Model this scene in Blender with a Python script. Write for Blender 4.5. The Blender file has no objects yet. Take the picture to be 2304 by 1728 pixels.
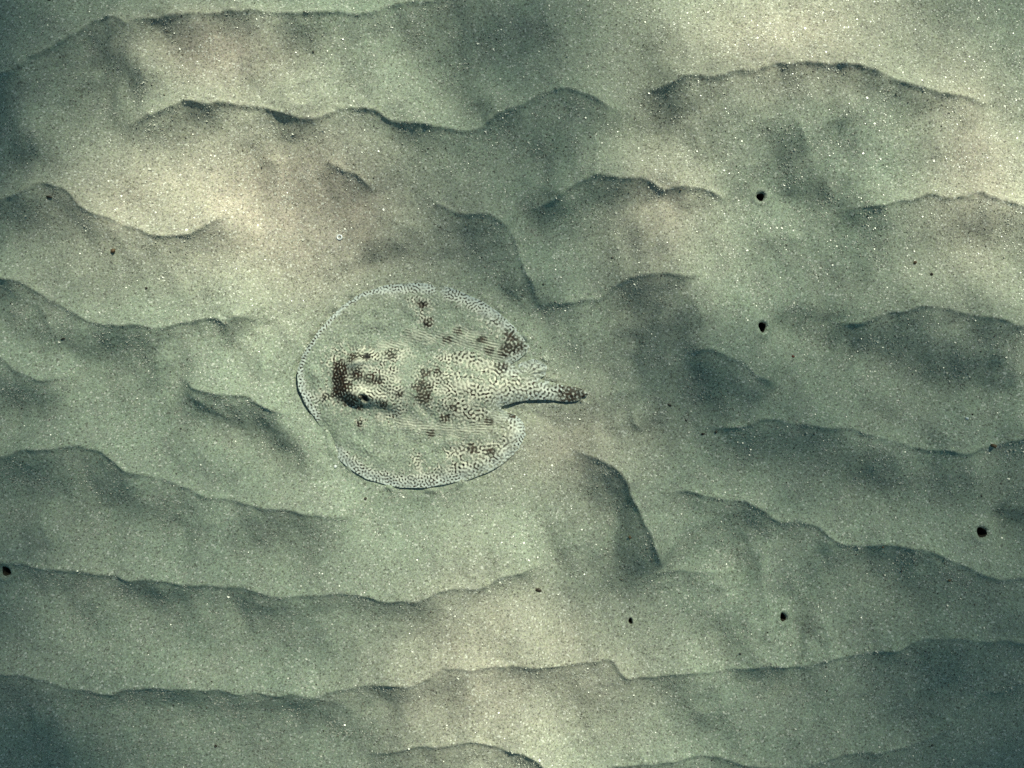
import bpy, math
import numpy as np

# ------------------------------------------------------------------ units
S = 0.0005                       # metres per photo pixel (frame 2304 x 1728 = 1.15 m x 0.86 m of sea floor)
W, H = 2304.0, 1728.0
def wx(px): return (np.asarray(px, float) - W / 2) * S
def wy(py): return (H / 2 - np.asarray(py, float)) * S

scene = bpy.context.scene
col = scene.collection

# ------------------------------------------------------------------ camera
CAM_H = 0.92
cam_d = bpy.data.cameras.new('camera')
cam = bpy.data.objects.new('camera', cam_d); col.objects.link(cam)
cam.location = (0, 0, CAM_H); cam.rotation_euler = (0, 0, 0)
cam_d.sensor_width = 36.0
cam_d.lens = 36.0 * (CAM_H - 0.008) / (W * S)
cam_d.clip_start = 0.02; cam_d.clip_end = 400
scene.camera = cam

# ------------------------------------------------------------------ world, sun, exposure
SUN_EL = math.radians(46)
SUN_AZ = math.radians(30)        # from the top of the picture (+y) towards the right (+x)
world = bpy.data.worlds.new('World'); scene.world = world; world.use_nodes = True
wn = world.node_tree.nodes; wl = world.node_tree.links; wn.clear()
sky = wn.new('ShaderNodeTexSky'); sky.sky_type = 'NISHITA'; sky.sun_disc = False
sky.dust_density = 0.8; sky.ozone_density = 1.0; sky.sun_elevation = SUN_EL; sky.sun_rotation = SUN_AZ
bg = wn.new('ShaderNodeBackground'); bg.inputs['Strength'].default_value = 0.075
wo = wn.new('ShaderNodeOutputWorld')
wl.new(sky.outputs[0], bg.inputs[0]); wl.new(bg.outputs[0], wo.inputs[0])

sun_dir = np.array([math.sin(SUN_AZ) * math.cos(SUN_EL), math.cos(SUN_AZ) * math.cos(SUN_EL), math.sin(SUN_EL)])
sd_ = bpy.data.lights.new('sun', 'SUN'); sd_.energy = 5.0; sd_.angle = math.radians(0.6); sd_.color = (1.0, 0.715, 0.665)
sun = bpy.data.objects.new('sun', sd_); col.objects.link(sun)
from mathutils import Vector
sun.rotation_euler = Vector(sun_dir).to_track_quat('Z', 'Y').to_euler()
sun.location = (1, 2, 3)

scene.view_settings.view_transform = 'Standard'
scene.view_settings.look = 'None'
scene.view_settings.gamma = 1.0
scene.view_settings.exposure = 1.14
scene.view_settings.use_curve_mapping = False
scene.render.engine = 'CYCLES'
scene.cycles.use_denoising = False
scene.cycles.max_bounces = 6
scene.cycles.sample_clamp_direct = 12
scene.cycles.sample_clamp_indirect = 4

# ------------------------------------------------------------------ helpers
def tag(o, label=None, cat=None, group=None, kind=None):
    if label: o['label'] = label
    if cat: o['category'] = cat
    if group: o['group'] = group
    if kind: o['kind'] = kind
    return o

def mesh_np(name, verts, quads=None, tris=None, smooth=True):
    me = bpy.data.meshes.new(name)
    verts = np.asarray(verts, np.float32)
    fl, ls, lt = [], [], []
    n = 0
    if quads is not None and len(quads):
        q = np.asarray(quads, np.int32); fl.append(q.ravel()); ls.append(np.arange(len(q)) * 4); lt.append(np.full(len(q), 4)); n = len(q) * 4
    if tris is not None and len(tris):
        t = np.asarray(tris, np.int32); fl.append(t.ravel()); ls.append(n + np.arange(len(t)) * 3); lt.append(np.full(len(t), 3))
    fl = np.concatenate(fl).astype(np.int32); ls = np.concatenate(ls).astype(np.int32); lt = np.concatenate(lt).astype(np.int32)
    me.vertices.add(len(verts)); me.vertices.foreach_set('co', verts.ravel())
    me.loops.add(len(fl)); me.loops.foreach_set('vertex_index', fl)
    me.polygons.add(len(ls)); me.polygons.foreach_set('loop_start', ls); me.polygons.foreach_set('loop_total', lt)
    if smooth: me.polygons.foreach_set('use_smooth', np.ones(len(ls), bool))
    me.update(calc_edges=True); me.validate()
    return me

def link(name, me, mat=None, parent=None):
    o = bpy.data.objects.new(name, me); col.objects.link(o)
    if mat is not None: me.materials.append(mat)
    if parent is not None: o.parent = parent
    return o

def attr(me, name, vals):
    a = me.attributes.new(name, 'FLOAT', 'POINT'); a.data.foreach_set('value', np.asarray(vals, np.float32).ravel())

def smooth(a, b, x):
    t = np.clip((x - a) / (b - a), 0, 1); return t * t * (3 - 2 * t)

def fft_noise(ny, nx, lo, hi, seed, ang=None, ratio=1.0):
    """band-limited noise; lo/hi wavelengths in cells; optional streaking along ang"""
    r = np.random.default_rng(seed).standard_normal((ny, nx))
    fy = np.fft.fftfreq(ny)[:, None]; fx = np.fft.fftfreq(nx)[None, :]
    if ang is not None:
        c, s = math.cos(ang), math.sin(ang)
        u = fx * c + fy * s; v = -fx * s + fy * c
        f = np.abs(v); env = np.exp(-(u * lo * ratio) ** 2)
    else:
        f = np.hypot(fx, fy); env = 1.0
    fm = 0.5 * (1 / lo + 1 / hi); bw = 0.5 * abs(1 / lo - 1 / hi) + 1e-9
    k = np.exp(-((f - fm) / bw) ** 2) * env
    o = np.fft.ifft2(np.fft.fft2(r) * k).real
    return (o - o.mean()) / o.std()

def gblur(a, sg):
    """separable gaussian blur, sigma in cells, edges held"""
    r = int(3 * sg); k = np.exp(-0.5 * (np.arange(-r, r + 1) / sg) ** 2); k /= k.sum()
    for ax_ in (0, 1):
        n_ = a.shape[ax_]; p = [(0, 0), (0, 0)]; p[ax_] = (r, r); b = np.pad(a, p, 'edge'); m = b.shape[ax_]; nf_ = -(-(m + 2 * r + 1) // 128) * 128
        fb = np.fft.rfft(b, n=nf_, axis=ax_); fk = np.fft.rfft(k, n=nf_)
        fk = fk[:, None] if ax_ == 0 else fk[None, :]
        c = np.fft.irfft(fb * fk, n=nf_, axis=ax_)
        a = np.take(c, np.arange(2 * r, 2 * r + n_), axis=ax_)
    return a

def sample(grid, x0, y0, step, X, Y):
    gx = np.clip((X - x0) / step, 0, grid.shape[1] - 1.001); gy = np.clip((Y - y0) / step, 0, grid.shape[0] - 1.001)
    i = gx.astype(int); j = gy.astype(int); u = gx - i; v = gy - j
    return (grid[j, i] * (1 - u) * (1 - v) + grid[j, i + 1] * u * (1 - v) + grid[j + 1, i] * (1 - u) * v + grid[j + 1, i + 1] * u * v)

def catmull(pts, per=6, closed=False):
    P = np.asarray(pts, float); n = len(P); out = []
    rng = range(n) if closed else range(n - 1)
    for i in rng:
        if closed: p0, p1, p2, p3 = P[i - 1], P[i], P[(i + 1) % n], P[(i + 2) % n]
        else: p0, p1, p2, p3 = P[max(i - 1, 0)], P[i], P[i + 1], P[min(i + 2, n - 1)]
        for k in range(per):
            t = k / per
            out.append(0.5 * (2 * p1 + (p2 - p0) * t + (2 * p0 - 5 * p1 + 4 * p2 - p3) * t * t + (3 * p1 - p0 - 3 * p2 + p3) * t ** 3))
    if not closed: out.append(P[-1])
    return np.array(out)

def seg_dist(X, Y, pts):
    """nearest distance, signed side (+ on the right-hand side in y-down pixels), arc fraction position"""
    best = np.full(X.shape, 1e18); side = np.zeros(X.shape); arc = np.zeros(X.shape)
    L = 0.0
    for a, b in zip(pts[:-1], pts[1:]):
        d = b - a; l2 = d @ d
        if l2 < 1e-9: continue
        l = math.sqrt(l2)
        t = np.clip(((X - a[0]) * d[0] + (Y - a[1]) * d[1]) / l2, 0, 1)
        ex = X - a[0] - t * d[0]; ey = Y - a[1] - t * d[1]
        q = ex * ex + ey * ey
        m = q < best
        best[m] = q[m]
        side[m] = (-d[1] * ex + d[0] * ey)[m] / l
        arc[m] = (L + t * l)[m]
        L += l
    dist = np.sqrt(best)
    return dist, np.where(side >= 0, 1.0, -1.0), arc, L

# ------------------------------------------------------------------ node materials
def nd(nt, typ, **kw):
    n = nt.nodes.new(typ)
    for k, v in kw.items():
        if k in n.inputs: n.inputs[k].default_value = v
        else: setattr(n, k, v)
    return n

def mixc(nt, fac, a, b, blend='MIX'):
    m = nt.nodes.new('ShaderNodeMix'); m.data_type = 'RGBA'; m.blend_type = blend
    for sock, v in ((m.inputs[0], fac), (m.inputs[6], a), (m.inputs[7], b)):
        if hasattr(v, 'links') or isinstance(v, bpy.types.NodeSocket): nt.links.new(v, sock)
        else: sock.default_value = v if not isinstance(v, tuple) or len(v) == 4 else (*v, 1)
    return m.outputs[2]

def math_(nt, op, a, b=None, c=None, clamp=False):
    m = nt.nodes.new('ShaderNodeMath'); m.operation = op; m.use_clamp = clamp
    for i, v in enumerate((a, b, c)):
        if v is None: continue
        if isinstance(v, bpy.types.NodeSocket): nt.links.new(v, m.inputs[i])
        else: m.inputs[i].default_value = v
    return m.outputs[0]

def ramp(nt, src, lo, hi):
    m = nt.nodes.new('ShaderNodeMapRange'); m.interpolation_type = 'SMOOTHSTEP'
    nt.links.new(src, m.inputs[0]); m.inputs[1].default_value = lo; m.inputs[2].default_value = hi
    return m.outputs[0]

SAND_LIT = (0.334, 0.290, 0.244)     # sand with the warm hue of sunlight painted in
SAND_SHADE = (0.258, 0.297, 0.236)     # sand with the green hue of shade painted in
def sand_nodes(nt):
    """colour and height of loose sand in world metres: mottling, single grains, dark and pale grains"""
    geo = nt.nodes.new('ShaderNodeNewGeometry'); P = geo.outputs['Position']
    def noise(scale, detail=2.0, rough=0.5):
        n = nd(nt, 'ShaderNodeTexNoise', Scale=scale, Detail=detail, Roughness=rough); nt.links.new(P, n.inputs['Vector']); return n
    big = noise(5.5, 4.0, 0.55); mid = noise(42.0, 4.0, 0.6); fine = noise(330.0, 3.0, 0.65)
    fa = nt.nodes.new('ShaderNodeAttribute'); fa.attribute_name = 'shade_hue'
    shade_hue = math_(nt, 'ADD', fa.outputs['Fac'], math_(nt, 'MULTIPLY_ADD', big.outputs[0], 0.9, -0.45), clamp=True)
    c = mixc(nt, shade_hue, SAND_LIT, SAND_SHADE)
    c = mixc(nt, math_(nt, 'MULTIPLY', ramp(nt, mid.outputs[0], 0.35, 0.72), 0.32), c, (0.235, 0.230, 0.205))
    # single grains, about a millimetre
    v = nd(nt, 'ShaderNodeTexVoronoi', Scale=850.0); nt.links.new(P, v.inputs['Vector'])
    sep = nt.nodes.new('ShaderNodeSeparateColor'); nt.links.new(v.outputs['Color'], sep.inputs[0])
    g = math_(nt, 'MULTIPLY_ADD', sep.outputs[0], 0.62, 0.69)
    comb = nt.nodes.new('ShaderNodeCombineColor')
    nt.links.new(g, comb.inputs[0])
    nt.links.new(math_(nt, 'ADD', g, math_(nt, 'MULTIPLY_ADD', sep.outputs[1], 0.10, -0.05)), comb.inputs[1])
    nt.links.new(math_(nt, 'ADD', g, math_(nt, 'MULTIPLY_ADD', sep.outputs[2], 0.16, -0.08)), comb.inputs[2])
    c = mixc(nt, 1.0, c, comb.outputs[0], 'MULTIPLY')
    f = math_(nt, 'MULTIPLY_ADD', fine.outputs[0], 0.9, 0.55)
    fc = nt.nodes.new('ShaderNodeCombineColor')
    for i in range(3): nt.links.new(f, fc.inputs[i])
    c = mixc(nt, 1.0, c, fc.outputs[0], 'MULTIPLY')
    v2 = nd(nt, 'ShaderNodeTexVoronoi', Scale=620.0); nt.links.new(P, v2.inputs['Vector'])
    s2 = nt.nodes.new('ShaderNodeSeparateColor'); nt.links.new(v2.outputs['Color'], s2.inputs[0])
    dark = math_(nt, 'GREATER_THAN', s2.outputs[0], 0.94)
    pale = math_(nt, 'LESS_THAN', s2.outputs[0], 0.035)
    c = mixc(nt, math_(nt, 'MULTIPLY', dark, 0.6), c, (0.07, 0.065, 0.055))
    c = mixc(nt, math_(nt, 'MULTIPLY', pale, 0.7), c, (0.62, 0.60, 0.55))
    hgt = math_(nt, 'ADD', math_(nt, 'MULTIPLY', fine.outputs[0], 0.7), math_(nt, 'MULTIPLY', sep.outputs[1], 0.35))
    return c, hgt

def sand_material():
    m = bpy.data.materials.new('sand'); m.use_nodes = True; nt = m.node_tree
    b = nt.nodes['Principled BSDF']; b.inputs['Roughness'].default_value = 0.9; b.inputs['Specular IOR Level'].default_value = 0.15
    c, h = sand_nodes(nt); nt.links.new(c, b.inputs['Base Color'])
    bp = nd(nt, 'ShaderNodeBump', Strength=0.42, Distance=0.0012); nt.links.new(h, bp.inputs['Height']); nt.links.new(bp.outputs[0], b.inputs['Normal'])
    return m

def simple_mat(name, colour, colour2=None, rough=0.6, scale=300.0, spec=0.4):
    m = bpy.data.materials.new(name); m.use_nodes = True; nt = m.node_tree
    b = nt.nodes['Principled BSDF']; b.inputs['Roughness'].default_value = rough; b.inputs['Specular IOR Level'].default_value = spec
    tc = nt.nodes.new('ShaderNodeTexCoord'); n = nd(nt, 'ShaderNodeTexNoise', Scale=scale, Detail=3.0); nt.links.new(tc.outputs['Object'], n.inputs['Vector'])
    c2 = colour2 or tuple(x * 0.55 for x in colour)
    nt.links.new(mixc(nt, ramp(nt, n.outputs[0], 0.35, 0.65), colour, c2), b.inputs['Base Color'])
    bp = nd(nt, 'ShaderNodeBump', Strength=0.3, Distance=0.0004); nt.links.new(n.outputs[0], bp.inputs['Height']); nt.links.new(bp.outputs[0], b.inputs['Normal'])
    return m

M_SAND = sand_material()

# ------------------------------------------------------------------ outline of the ray (photo pixels)
ZS = 2212 / 760.0
def z2s(p): p = np.asarray(p, float); return np.stack([620 + p[..., 0] / ZS, 580 + p[..., 1] / ZS], -1)
RAY_Z = [(150,765),(160,715),(185,650),(230,570),(285,490),(345,410),(420,332),(500,268),(590,220),(690,188),(800,172),(920,166),(1020,175),(1130,196),
         (1250,237),(1360,290),(1460,360),(1560,450),(1620,512),(1658,570),(1650,612),(1612,652),(1568,680),(1545,697),(1585,700),(1640,678),(1700,664),(1752,685),(1776,725),(1764,768),(1735,795),
         (1800,814),(1900,836),(1985,856),(2045,890),(2005,921),(1950,940),(1800,934),(1670,932),(1590,942),(1515,962),(1478,985),(1505,1008),(1570,1028),(1622,1080),(1637,1140),(1625,1192),
         (1590,1250),(1520,1322),(1440,1380),(1330,1430),(1200,1465),(1080,1490),(940,1505),(800,1500),(700,1480),(600,1445),(500,1390),(430,1330),(390,1265),(350,1190),(310,1120),
         (265,1052),(215,980),(178,905),(158,835)]
RAY = catmull(z2s(RAY_Z), 5, closed=True)
_t = np.arange(len(RAY)) / len(RAY) * 2 * np.pi
_w = 0.55 * np.sin(_t * 23 + 1) + 0.5 * np.sin(_t * 37 + 2.2) + 0.4 * np.sin(_t * 61)        # slightly wavy fin edge
_n = np.roll(RAY, -1, 0) - np.roll(RAY, 1, 0); _n /= np.linalg.norm(_n, axis=1)[:, None]
RAY = RAY + np.stack([-_n[:, 1], _n[:, 0]], -1) * _w[:, None]
def inside(X, Y, poly):
    r = np.zeros(X.shape, bool); n = len(poly)
    for i in range(n):
        x1, y1 = poly[i]; x2, y2 = poly[(i + 1) % n]
        if y1 == y2: continue
        c = ((y1 > Y) != (y2 > Y)) & (X < (x2 - x1) * (Y - y1) / (y2 - y1) + x1)
        r ^= c
    return r
def ray_sd(X, Y):
    d, _, _, _ = seg_dist(X, Y, np.vstack([RAY, RAY[:1]]))
    return np.where(inside(X, Y, RAY), d, -d)

# ------------------------------------------------------------------ sand ripples: crest lines (lit above / right, shaded below / left)
# (points, height, lee length, stoss length, lip)
CR = []
def crest(pts, A=17, Ld=75, Lu=120, lip=2.6, tap=55): CR.append((pts, A, Ld, Lu, lip, tap))
crest([(-90,176),(0,180),(40,176),(75,158),(115,128),(160,105),(200,82),(225,65),(257,62),(290,65),(312,73),(333,64),(375,57),(434,51),(496,48),(524,43),(583,42),(625,45),(690,50),(768,45),(803,49),(848,45),(872,35),(942,21),(994,14),(1035,0),(1080,-25),(1150,-60)], 18, 85, 120)
crest([(335,70),(338,120),(342,180),(352,245)], 9, 60, 60, 0.6, 60)
crest([(257,302),(288,290),(347,273),(392,257),(437,246),(486,247),(531,243),(559,243),(600,252),(639,266),(677,276),(715,280),(745,268),(768,259),(799,253),(837,260),(890,280),(942,292),(976,297),(1011,297),(1046,304),(1070,299),(1108,278),(1150,257),(1185,236),(1219,222),(1244,215),(1264,213),(1299,222),(1327,234),(1351,250),(1376,254),(1400,266),(1430,282)], 18, 80, 110, 2.6, 70)
crest([(1300,230),(1330,290),(1340,350),(1335,420),(1330,470)], 8, 80, 60, 0.3, 60)
crest([(1430,215),(1455,212),(1500,202),(1536,190),(1605,184),(1650,174),(1699,163),(1744,156),(1814,158),(1883,160),(1921,163),(1949,177),(1998,201),(2050,210),(2098,224),(2161,236),(2213,240),(2250,243)], 20, 95, 130)
crest([(1905,190),(1900,240),(1893,290),(1880,335)], 5, 26, 40, 0.6, 40)
crest([(1765,235),(1785,285),(1795,310),(1818,335),(1845,355)], 7, 60, 50, 0.9, 35)
crest([(1540,240),(1560,300),(1590,350),(1640,385)], 6, 90, 60, 0.2, 50)
crest([(2090,240),(2085,300),(2095,350),(2100,400)], 5, 50, 50, 0.3, 50)
crest([(1862,479),(1897,476),(1945,472),(2015,460),(2064,450),(2119,451),(2161,444),(2178,441),(2206,451),(2258,467),(2304,476),(2370,486),(2430,492)], 16, 80, 110)
crest([(1165,490),(1200,475),(1247,455),(1282,431),(1313,417),(1337,404),(1358,406),(1393,413),(1428,413),(1459,420),(1483,430),(1508,429),(1536,429),(1571,430),(1612,441),(1637,455),(1658,475)], 15, 75, 100)
crest([(1470,440),(1485,480),(1480,540),(1465,590)], 6, 50, 50, 0.3, 45)
crest([(1690,553),(1720,542),(1750,536),(1785,534),(1830,540)], 6, 60, 70, 0.8, 30)
crest([(915,432),(940,428),(962,434),(975,452),(992,465),(1015,474),(1040,481),(1075,487),(1100,493),(1132,503),(1150,521),(1162,555),(1178,600),(1196,640),(1212,680),(1225,720)], 14, 85, 70, 2.0, 90)
crest([(700,355),(717,363),(752,378),(776,390),(801,396),(821,410),(839,427),(860,440)], 8, 60, 80, 1.4, 40)
crest([(580,368),(600,364),(625,366),(650,374)], 5, 45, 50, 0.5, 25)
crest([(884,455),(894,482),(898,503),(925,512),(955,512)], 6, 45, 40, 0.8, 25)
crest([(790,565),(812,547),(835,540),(877,538),(905,556),(915,580)], 5, 60, 40, 0.3, 30)
crest([(990,640),(1018,630),(1066,630),(1115,638),(1150,655),(1175,685),(1195,730)], 5, 60, 60, 0.8, 35)
crest([(1180,680),(1210,683),(1259,682),(1287,678),(1339,675),(1363,658),(1394,637),(1426,625),(1467,618),(1499,623),(1533,626),(1575,618),(1610,611)], 12, 75, 90, 1.8)
crest([(1530,650),(1560,690),(1572,720),(1560,765)], 9, 95, 50, 0.4, 45)
crest([(1500,770),(1500,830),(1490,880),(1480,905)], 5, 80, 50, 0.0, 50)
crest([(1515,802),(1535,796),(1558,791),(1585,790),(1617,798),(1648,814),(1672,831),(1697,849),(1721,866),(1748,882)], 15, 95, 90, 2.4, 40)
crest([(1412,900),(1420,925),(1426,940),(1440,962),(1460,985)], 7, 70, 40, 1.6, 30)
crest([(1318,892),(1350,888),(1390,881),(1425,873),(1450,868)], 6, 40, 40, 0.8, 25)
crest([(1545,945),(1558,954),(1582,960),(1617,961),(1662,954),(1693,942),(1721,941),(1745,944),(1790,951),(1842,958),(1877,960),(1912,968),(1940,977),(1970,981),(2005,993),(2050,1005),(2098,1010),(2137,1017),(2178,1008),(2213,998),(2251,987),(2304,974),(2370,962),(2430,955)], 18, 90, 110)
crest([(1838,732),(1869,729),(1918,727),(1953,715),(1998,704),(2039,696),(2078,696),(2119,701),(2161,710),(2213,725),(2258,737),(2304,744),(2370,752),(2430,760)], 19, 120, 110)
crest([(2262,750),(2266,800),(2262,850),(2240,890)], 9, 90, 40, 0.2, 45)
crest([(1262,995),(1280,1008),(1300,1016),(1322,1022),(1346,1027),(1370,1041),(1391,1062),(1408,1090),(1422,1121),(1435,1152),(1450,1185),(1462,1215),(1475,1250),(1488,1275),(1500,1300)], 17, 70, 80, 2.0)
crest([(1457,1110),(1502,1102),(1547,1100),(1582,1107),(1617,1118),(1658,1118),(1683,1128),(1707,1145),(1734,1166),(1772,1168),(1807,1175),(1835,1183),(1855,1201),(1876,1216),(1911,1218),(1953,1218),(2005,1216),(2046,1223),(2081,1235),(2126,1254),(2171,1274),(2217,1291),(2248,1289),(2283,1284),(2310,1276),(2370,1262),(2430,1255)], 17, 80, 110)
crest([(1700,1180),(1706,1240),(1708,1290),(1712,1340),(1716,1390),(1706,1450)], 8, 55, 60, 0.8, 50)
crest([(1835,1190),(1845,1215),(1840,1240)], 4, 40, 40, 0.3, 20)
crest([(1393,1319),(1428,1312),(1462,1298),(1497,1284),(1536,1282),(1571,1282),(1616,1286),(1680,1284)], 7, 55, 80, 1.2)
crest([(-60,1250),(60,1262),(104,1271),(156,1273),(222,1277),(278,1286),(323,1291),(375,1296),(431,1300),(462,1305),(514,1308),(556,1308),(597,1317),(639,1324),(677,1327),(722,1327),(768,1326),(820,1329),(865,1336),(924,1338),(962,1332),(990,1322),(1032,1315),(1074,1313),(1101,1303),(1143,1291),(1185,1280),(1223,1273),(1250,1262)], 16, 80, 120)
crest([(1235,1240),(1262,1232),(1289,1227),(1324,1218),(1362,1187)], 7, 45, 60, 1.0, 30)
crest([(-100,1485),(0,1499),(28,1504),(76,1506),(115,1517),(149,1529),(184,1539),(222,1544),(264,1546),(295,1539),(337,1534),(382,1532),(434,1536),(503,1539),(556,1544),(608,1548),(677,1548),(729,1548),(768,1536),(820,1530),(862,1524),(900,1522),(931,1522),(962,1510),(990,1494),(1018,1489),(1063,1487),(1133,1485),(1202,1484),(1254,1487),(1299,1484),(1337,1473),(1365,1473),(1386,1489),(1414,1510),(1456,1510),(1497,1503),(1536,1502),(1605,1499),(1658,1492),(1692,1484),(1720,1480),(1758,1487),(1793,1489),(1824,1480),(1862,1468),(1911,1461),(1953,1456),(1994,1445),(2029,1433),(2057,1421),(2098,1416),(2126,1416),(2161,1423),(2213,1426),(2265,1425),(2310,1412),(2370,1400),(2430,1390)], 16, 85, 115, 2.4)
crest([(800,1712),(850,1690),(890,1676),(924,1669),(962,1664),(1011,1661),(1063,1654),(1101,1666),(1143,1676),(1178,1682),(1206,1692),(1226,1708),(1254,1721),(1290,1726),(1330,1724),(1358,1719),(1410,1708),(1462,1700),(1507,1694),(1536,1690),(1605,1690),(1640,1699),(1675,1708),(1727,1714),(1772,1720),(1821,1709),(1848,1700),(1900,1687),(1935,1680),(1970,1681),(2022,1671),(2074,1659),(2105,1638),(2126,1610),(2147,1586),(2171,1565),(2196,1548),(2230,1543),(2258,1530),(2310,1508),(2370,1490),(2430,1475)], 14, 80, 110, 2.2)
crest([(2004,1480),(2020,1520),(2040,1570),(2075,1610)][::-1], 6, 70, 60, 0.2, 40)
crest([(-90,605),(0,621),(35,632),(73,640),(104,659),(139,680),(174,698),(208,715),(243,729),(278,734),(330,737),(375,743),(410,732),(444,724),(479,718),(503,720),(524,730),(542,717),(562,713),(583,722),(604,738)], 16, 75, 110, 2.6, 45)
crest([(594,760),(599,790),(597,830),(588,875)], 7, 40, 45, 0.5, 35)
crest([(604,731),(625,725),(642,743),(660,767),(668,800)], 5, 40, 40, 0.8, 25)
crest([(362,745),(366,800),(364,850),(350,890)], 6, 40, 50, 0.5, 40)
crest([(540,560),(548,610),(545,660),(550,710)], 5, 35, 45, 0.3, 45)
crest([(95,665),(125,720),(145,760),(155,800)], 8, 50, 50, 0.4, 35)
crest([(-80,730),(0,788),(28,809),(62,829),(94,847),(128,856),(174,850),(200,842)], 14, 90, 90, 2.2, 45)
crest([(398,842),(420,852),(441,861),(462,873),(496,882),(535,887),(569,890),(597,906),(625,920),(660,930),(694,958),(722,993),(750,1027),(775,1060)], 15, 60, 60, 2.2, 35)
crest([(555,965),(521,939),(493,920),(465,901),(440,880),(415,860)], 8, 28, 70, 0.6, 30)
crest([(-90,1045),(0,1027),(52,1020),(97,1008),(146,1001),(194,1001),(236,1005),(260,1008),(285,1031),(312,1048),(347,1062),(399,1076),(427,1090),(462,1104),(503,1116),(556,1125),(608,1132),(660,1138),(694,1145),(740,1152),(790,1160),(835,1163)], 18, 85, 110)
crest([(-90,478),(0,462),(35,451),(69,446),(104,424),(128,422),(156,431),(181,448),(194,465),(222,483),(257,497),(292,512),(330,524),(365,536),(410,538),(451,531),(486,512),(521,493),(545,472),(580,458)], 17, 75, 105, 2.4)
crest([(98,240),(102,300),(102,345),(106,395)], 10, 80, 60, 0.3, 50)
crest([(150,1560),(148,1610),(155,1660),(162,1720),(165,1800)], 10, 90, 60, 0.3, 50)
crest([(100,1120),(112,1170),(135,1220),(150,1255)], 9, 75, 60, 0.2, 45)
crest([(1224,-60),(1228,10),(1226,70),(1215,140)], 9, 120, 60, 0.4, 60)
crest([(1130,200),(1100,255),(1090,280)][::-1], 4, 60, 60, 0.1, 40)
crest([(560,1300),(575,1370),(590,1430),(600,1480)], 5, 60, 80, 0.2, 60)
crest([(215,1290),(225,1360),(215,1430)], 5, 60, 70, 0.1, 60)

# mounds (+) and hollows (-): x, y, rx, ry, height
BUMPS = [(1765,432,40,34,-9),(1700,432,40,30,4),(1765,735,45,38,-8),(1700,745,40,36,4),(2262,1185,45,50,-16),(2185,1200,40,30,5),
         (1785,1405,24,44,-9),(1755,1375,30,30,3),(10,1285,40,36,5),(2200,835,60,50,-5),(2090,1555,70,50,-7),(1640,640,50,120,3),(2010,480,40,60,4),
         (470,420,120,90,6),(1240,950,90,60,6),(1120,1220,120,60,4),(1290,780,60,60,5),(300,980,120,60,4),(860,160,120,80,3)]
# burrows: x, y, rx, ry, turn(deg)
BURROWS = [(1716.5,439,9.6,9.2,0),(1711,736.5,10,12,0),(2197.5,1194.5,15,11,12),(22.6,1282,10,12,0),(1758,1386,7.5,10,-25),(1418,1397,4.2,6.2,-8)]

# height map on a regular raster of photo pixels, 2 px cells
RX0, RY0, RST = -260.0, -240.0, 2.0
RNX, RNY = int((W + 520) / RST) + 1, int((H + 480) / RST) + 1
gx = RX0 + np.arange(RNX) * RST; gy = RY0 + np.arange(RNY) * RST
hm = np.zeros((RNY, RNX))
# small wobble of the coordinates so that traced crests have the ragged edge of real sand
wobx = fft_noise(RNY, RNX, 22, 90, 3) * 1.6; woby = fft_noise(RNY, RNX, 26, 100, 4) * 1.6 + 0.25 * fft_noise(RNY, RNX, 5, 14, 10)
ampn = 1 + 0.10 * np.clip(fft_noise(RNY, RNX, 60, 160, 5), -2, 2)
lipn = np.clip(0.9 + 0.40 * fft_noise(RNY, RNX, 10, 40, 6), 0.15, 2.0)
AMP = 2.85; TONE_GAIN = 1.5
for pts, A, Ld, Lu, lip, tap in CR:
    P = catmull(pts, 4); mg = 4.2 * max(Ld, Lu)
    i0, i1 = np.clip(((np.array([P[:, 0].min() - mg, P[:, 0].max() + mg]) - RX0) / RST).astype(int), 0, RNX)
    j0, j1 = np.clip(((np.array([P[:, 1].min() - mg, P[:, 1].max() + mg]) - RY0) / RST).astype(int), 0, RNY)
    if i1 <= i0 or j1 <= j0: continue
    X, Y = np.meshgrid(gx[i0:i1], gy[j0:j1]); X = X + wobx[j0:j1, i0:i1]; Y = Y + woby[j0:j1, i0:i1]
    d, sgn, arc, L = seg_dist(X, Y, P)
    tp = min(1.5 * tap, 0.45 * L); t0_ = min(2.0 * tap, 0.45 * L); t = smooth(0, t0_, arc) * smooth(0, tp, L - arc)
    q = np.where(sgn > 0, d / (1.15 * Ld), d / Lu)
    body = t * np.exp(-q) * (1 - smooth(2.2, 3.2, q))
    wn_ = np.exp(-(d / 12.0) ** 2)                  # crisp at the crest, smooth away from it
    if lip <= 1.0: body = gblur(body, 5.0)
    body = body * wn_ + gblur(body, 7.0) * (1 - wn_)
    wf_ = smooth(30, 75, d); body = body * (1 - wf_) + gblur(body, 16.0) * wf_
    edge = np.where(sgn > 0, np.exp(-d / 5.0), np.exp(-d / 14.0)) * lip * lipn[j0:j1, i0:i1]
    hm[j0:j1, i0:i1] += AMP * A * ampn[j0:j1, i0:i1] * body + 0.95 * t * edge
X, Y = np.meshgrid(gx, gy)
for bx, by, rx, ry, bh in BUMPS:
    hm += bh * np.exp(-((X - bx) / rx) ** 2 - ((Y - by) / ry) ** 2)
hm += 0.75 * fft_noise(RNY, RNX, 30, 60, 13, math.radians(110), 1.0) + 1.4 * fft_noise(RNY, RNX, 60, 150, 7) + 0.16 * fft_noise(RNY, RNX, 14, 34, 8) + 0.10 * fft_noise(RNY, RNX, 5, 11, 9)

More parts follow.
